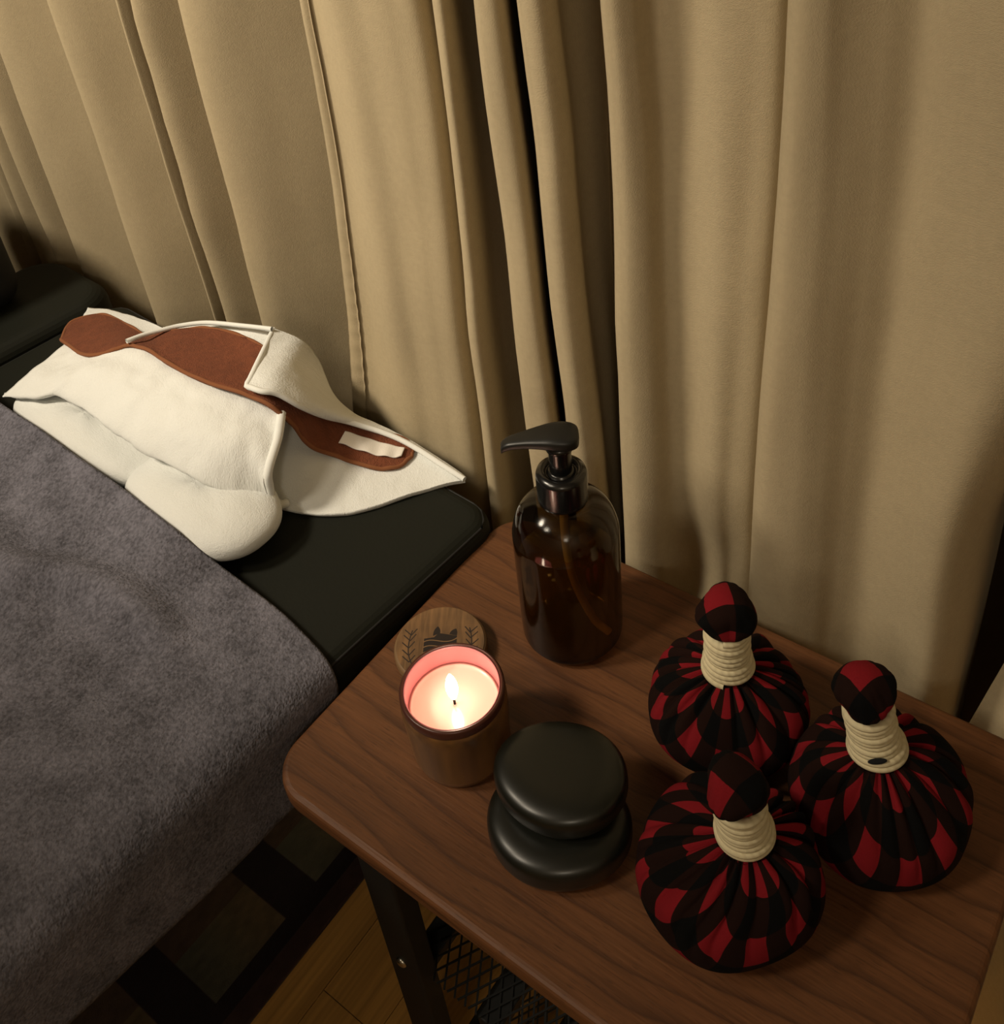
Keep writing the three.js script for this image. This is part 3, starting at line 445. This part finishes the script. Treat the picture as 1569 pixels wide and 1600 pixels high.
// ------------------------------------------------------------------ amber pump bottle
{
  const t = thing('pump_bottle', 'amber bottle with a black pump head standing by the curtain on the side table', 'bottle', [-0.3175, HS, -0.4325]);
  const amber = phys({ color: lin(0.25, 0.185, 0.090), transmission: 1, thickness: 0, roughness: 0.10, ior: 1.5, specularIntensity: 1 });
  const R = 0.0405, prof = [[0.010, 0.004], [0.028, 0.001], [0.035, 0.0015], [0.0392, 0.006], [0.0405, 0.014], [R, 0.06], [R, 0.108], [0.0395, 0.120], [0.0360, 0.131], [0.030, 0.1395], [0.022, 0.1455], [0.0165, 0.148], [0.0150, 0.151], [0.0150, 0.160]];
  const spl = new THREE.SplineCurve(prof.map((p) => new THREE.Vector2(...p))).getPoints(90).map((p) => [p.x, p.y]);
  obj('bottle_body', lathe([[0, 0.004], ...spl], 96), amber, t);
  const lv = 0.084;
  obj('liquid', lathe([[0, 0.0055], [0.027, 0.003], [0.034, 0.004], [0.038, 0.008], [0.0392, 0.015], [0.0393, lv], [0.0001, lv]], 96), phys({ color: lin(0.95, 0.76, 0.48), transmission: 0.9, thickness: 0, roughness: 0.08, ior: 1.33 }), t);
  obj('dip_tube', tube([[0, 0.15, 0], [0.0, 0.10, 0.001], [0.006, 0.06, 0.001], [0.019, 0.022, -0.003], [0.031, 0.010, -0.006]], 0.0032, 60, 12), std({ color: lin(0.95, 0.78, 0.48), roughness: 0.5 }), t);
  const gloss = phys({ color: lin(0.006, 0.006, 0.006), roughness: 0.22, clearcoat: 0.6, clearcoatRoughness: 0.15 });
  obj('collar', lathe([[0.0158, 0.149], [0.0185, 0.149], [0.0188, 0.151], [0.0188, 0.172], [0.0180, 0.1748], [0.0150, 0.1765], [0.0125, 0.1768], [0.0122, 0.1738], [0.0098, 0.1735], [0.0096, 0.1765], [0.0076, 0.1765], [0.0, 0.176]], 64), gloss, t, 'glossy black screw collar');
  obj('pump_stem', lathe([[0.0082, 0.174], [0.0082, 0.196], [0.0098, 0.197], [0.0098, 0.203], [0, 0.203]], 48), gloss, t);
  // head: a lofted spout, wide over the stem, narrow and drooping at the tip
  const secs = [[-0.0145, 0.004, 0.0025, 0.2065], [-0.0125, 0.0095, 0.0048, 0.2065], [-0.006, 0.0125, 0.0058, 0.207], [0.004, 0.0122, 0.0056, 0.2075], [0.014, 0.0100, 0.0045, 0.2072], [0.024, 0.0076, 0.0038, 0.2060], [0.034, 0.0058, 0.0034, 0.2040], [0.0385, 0.0048, 0.0033, 0.2018], [0.0408, 0.0040, 0.0030, 0.1996], [0.0412, 0.0022, 0.0016, 0.1984]];
  const hd = grid((u, v) => { const [x, w, h, y] = cat(secs, v * (secs.length - 1)), a = u * 2 * Math.PI, pw = (q) => Math.sign(q) * Math.abs(q) ** 0.62; const k = v === 0 || v === 1 ? 0 : 1; return [x, y + k * h * pw(Math.sin(a)), k * w * pw(Math.cos(a))]; }, 40, 48);
  const head = obj('pump_head', hd, phys({ color: lin(0.010, 0.010, 0.009), roughness: 0.4 }), t); head.rotation.y = Math.PI + 0.61;
}
// ------------------------------------------------------------------ massage stones
{
  const stoneMat = phys({ color: lin(0.007, 0.0078, 0.0052), roughness: 0.36, clearcoat: 0.30, clearcoatRoughness: 0.22 });
  const pebble = (a, b, h, s) => grid((u, v) => { const p = u * 2 * Math.PI, q = (v - 0.5) * Math.PI, pw = (w, e) => Math.sign(w) * Math.abs(w) ** e; const k = 1 + 0.03 * Math.sin(2 * p + s) + 0.015 * Math.sin(3 * p + 2 * s); return [a * k * pw(Math.cos(q), 0.40) * Math.cos(p), h * pw(Math.sin(q), 0.56), b * k * pw(Math.cos(q), 0.40) * Math.sin(p)]; }, 96, 48);
  const put = (name, label, at, a, b, h, turn, tilt, s) => { const m = obj(name, pebble(a, b, h, s), stoneMat); m.position.set(...at); m.rotation.set(tilt[0], turn, tilt[1]); m.userData.label = label; m.userData.category = 'stone'; m.userData.group = 'stacked massage stones'; return m; };
  put('massage_stone', 'lower smooth black massage stone resting on the side table beneath the other stone', [-0.2325, HS + 0.0150, -0.2835], 0.0475, 0.0415, 0.0150, 0.5, [0, 0], 1);
  put('massage_stone', 'upper flat black massage stone on top of the other, beside the candle', [-0.2385, HS + 0.0445, -0.2985], 0.0440, 0.0385, 0.0135, 0.25, [0.02, 0.01], 2.2);
}
// ------------------------------------------------------------------ herbal compress bundles
{
  const plaid = tex(256, 256, (u, v) => {
    const a = u < 0.5, b = v < 0.5, tw = 0.75 + 0.35 * hash(Math.floor(u * 256), Math.floor(v * 256), 5) + 0.15 * Math.sin((u + v) * 2 * Math.PI * 40);
    const c = a && b ? [0.26, 0.012, 0.018] : !a && !b ? [0.0035, 0.0035, 0.0035] : [0.017, 0.006, 0.004];
    return c.map((q) => q * tw);
  }, true);
  const plaidMat = phys({ specularIntensity: 0.25, map: plaid, roughness: 0.95, bumpMap: fineWeave, bumpScale: 0.0002 });
  const cordTex = tex(128, 64, (u, v) => 0.5 + 0.5 * Math.sin((u * 8 + v) * 2 * Math.PI), false, 26, 1);
  const cordMat = std({ color: lin(0.66, 0.58, 0.37), bumpMap: cordTex, bumpScale: 0.0003, roughness: 0.9 });
  const PROF = [[0.0005, 0.0005], [0.026, 0.0005], [0.042, 0.006], [0.0505, 0.019], [0.0530, 0.033], [0.0505, 0.047], [0.043, 0.0585], [0.032, 0.066], [0.0225, 0.0695], [0.0155, 0.072], [0.0125, 0.078], [0.0115, 0.10]];
  const CELL = 0.040;
  function bundle(name, label, at, lean, spin, scale, s, knobR, off = [0, 0], gap = 0) {
    const t = thing(name, label, 'herbal compress', at, 0, 'plaid herbal compress bundles');
    const arc = [0]; const M = 120; for (let i = 1; i <= M; i++) { const a = cat(PROF, (i - 1) / M * 11), b = cat(PROF, i / M * 11); arc.push(arc[i - 1] + Math.hypot(b[0] - a[0], b[1] - a[1])); }
    const pleat = (p) => { const q = p * 9 + 1.6 * Math.sin(2 * p + s) + 0.9 * Math.sin(5 * p + 2 * s); return Math.abs(Math.sin(q)) ** 0.7; };
    const up = new THREE.Vector3(...lean).normalize(), q = new THREE.Quaternion().setFromUnitVectors(new THREE.Vector3(0, 1, 0), up);
    const bend = (v) => { const k = smooth(0.055, 0.085, v.y), pivot = new THREE.Vector3(0, 0.062, 0); const w = v.clone().sub(pivot).applyQuaternion(new THREE.Quaternion().slerp(q, k)).add(pivot); w.x += off[0] * smooth(0.045, 0.07, v.y); w.z += off[1] * smooth(0.045, 0.07, v.y); return w; };
    obj('pouch', grid((u, v) => {
      const p = u * 2 * Math.PI, [r, y] = cat(PROF, v * 11), hi = smooth(0.28, 0.82, v);
      const a = 0.22 * hi, lump = 1 + 0.022 * Math.sin(3 * p + s) + 0.015 * Math.sin(5 * p + 3 * s), k = lump * (1 - a * (1 - pleat(p)));
      const w = bend(new THREE.Vector3(scale * r * k * Math.cos(p), y + 0.0035 * hi * (pleat(p) - 0.5) * (v < 0.8 ? 1 : 0), scale * r * k * Math.sin(p)));
      return [w.x, w.y, w.z];
    }, 240, 120, (u, v) => { const p = u * 2 * Math.PI + spin, r = arc[Math.round(v * M)] * 1.0; return [0.25 + r * Math.cos(p) / CELL, 0.25 + r * Math.sin(p) / CELL]; }), plaidMat, t);
    // cord wound round the neck
    const pts = []; const turns = 10; for (let i = 0; i <= turns * 24; i++) { const f = i / (turns * 24), a = f * turns * 2 * Math.PI + s; const r = 0.0125 + 0.0030 * smooth(0.45, 0.0, f) + 0.0005 * Math.sin(a * 0.37 + s); const w = bend(new THREE.Vector3(r * Math.cos(a), 0.073 + f * 0.041, r * Math.sin(a))); pts.push([w.x, w.y, w.z]); }
    obj('cord_wrap', tube(pts, 0.0031, turns * 64, 10), cordMat, t, 'coils of cream cotton cord');
    if (gap) {
      const w = bend(new THREE.Vector3(0.0166 * Math.sin(gap), 0.0835, 0.0166 * Math.cos(gap)));
      const m = obj('cord_gap', grid((u, v) => { const p = u * 2 * Math.PI, b = (v - 0.5) * Math.PI; return [0.0058 * Math.cos(b) * Math.cos(p), 0.0024 * Math.cos(b) * Math.sin(p) + 0.0010 * Math.cos(b) * Math.cos(p), 0.0016 * Math.sin(b)]; }, 24, 12), std({ color: lin(0.004, 0.004, 0.004), roughness: 1 }), t, 'dark gap between the coils');
      m.position.copy(w); m.rotation.set(0, gap, 0.15);
    }
    // gathered knob of cloth above the cord
    const kc = 0.130;
    obj('knob', grid((u, v) => {
      const p = u * 2 * Math.PI, a = (v - 0.5) * Math.PI, b = 1 + 0.07 * Math.sin(3 * p + s) * Math.cos(a) + 0.06 * Math.sin(2 * p + 4 * a + s * 2) * Math.cos(a) - 0.05 * (1 - pleat(p * 0.6 + 0.4)) * Math.cos(a);
      const w = bend(new THREE.Vector3(knobR * b * Math.cos(a) * Math.cos(p), kc + knobR * 1.02 * Math.sin(a), knobR * b * Math.cos(a) * Math.sin(p)));
      return [w.x, w.y, w.z];
    }, 72, 48, (u, v) => { const p = u * 2 * Math.PI + spin * 1.7, r = (1 - v) * Math.PI * knobR; return [0.1 + s + r * Math.cos(p) / CELL, 0.3 + r * Math.sin(p) / CELL]; }), plaidMat, t);
    return t;
  }
  bundle('herbal_compress', 'red and black plaid bundle behind the others, its cord-wrapped neck standing upright', [-0.175, HS, -0.4165], [-0.05, 1, 0.04], 0.4, 1.055, 1.3, 0.0188);
  bundle('herbal_compress', 'red and black plaid bundle at the front, its knob leaning forward over the cord wrap', [-0.1235, HS, -0.3105], [-0.08, 1, 0.13], 0.75, 1.075, 2.6, 0.0180, [0.008, -0.006]);
  const b3 = bundle('herbal_compress', 'rightmost red and black plaid bundle, its neck leaning left, a dark gap in its cord', [-0.063, HS, -0.406], [-0.22, 1, 0.10], 0.65, 1.07, 4.1, 0.0180, [-0.006, -0.006], 0.45);
}
renderer.render(scene, camera);
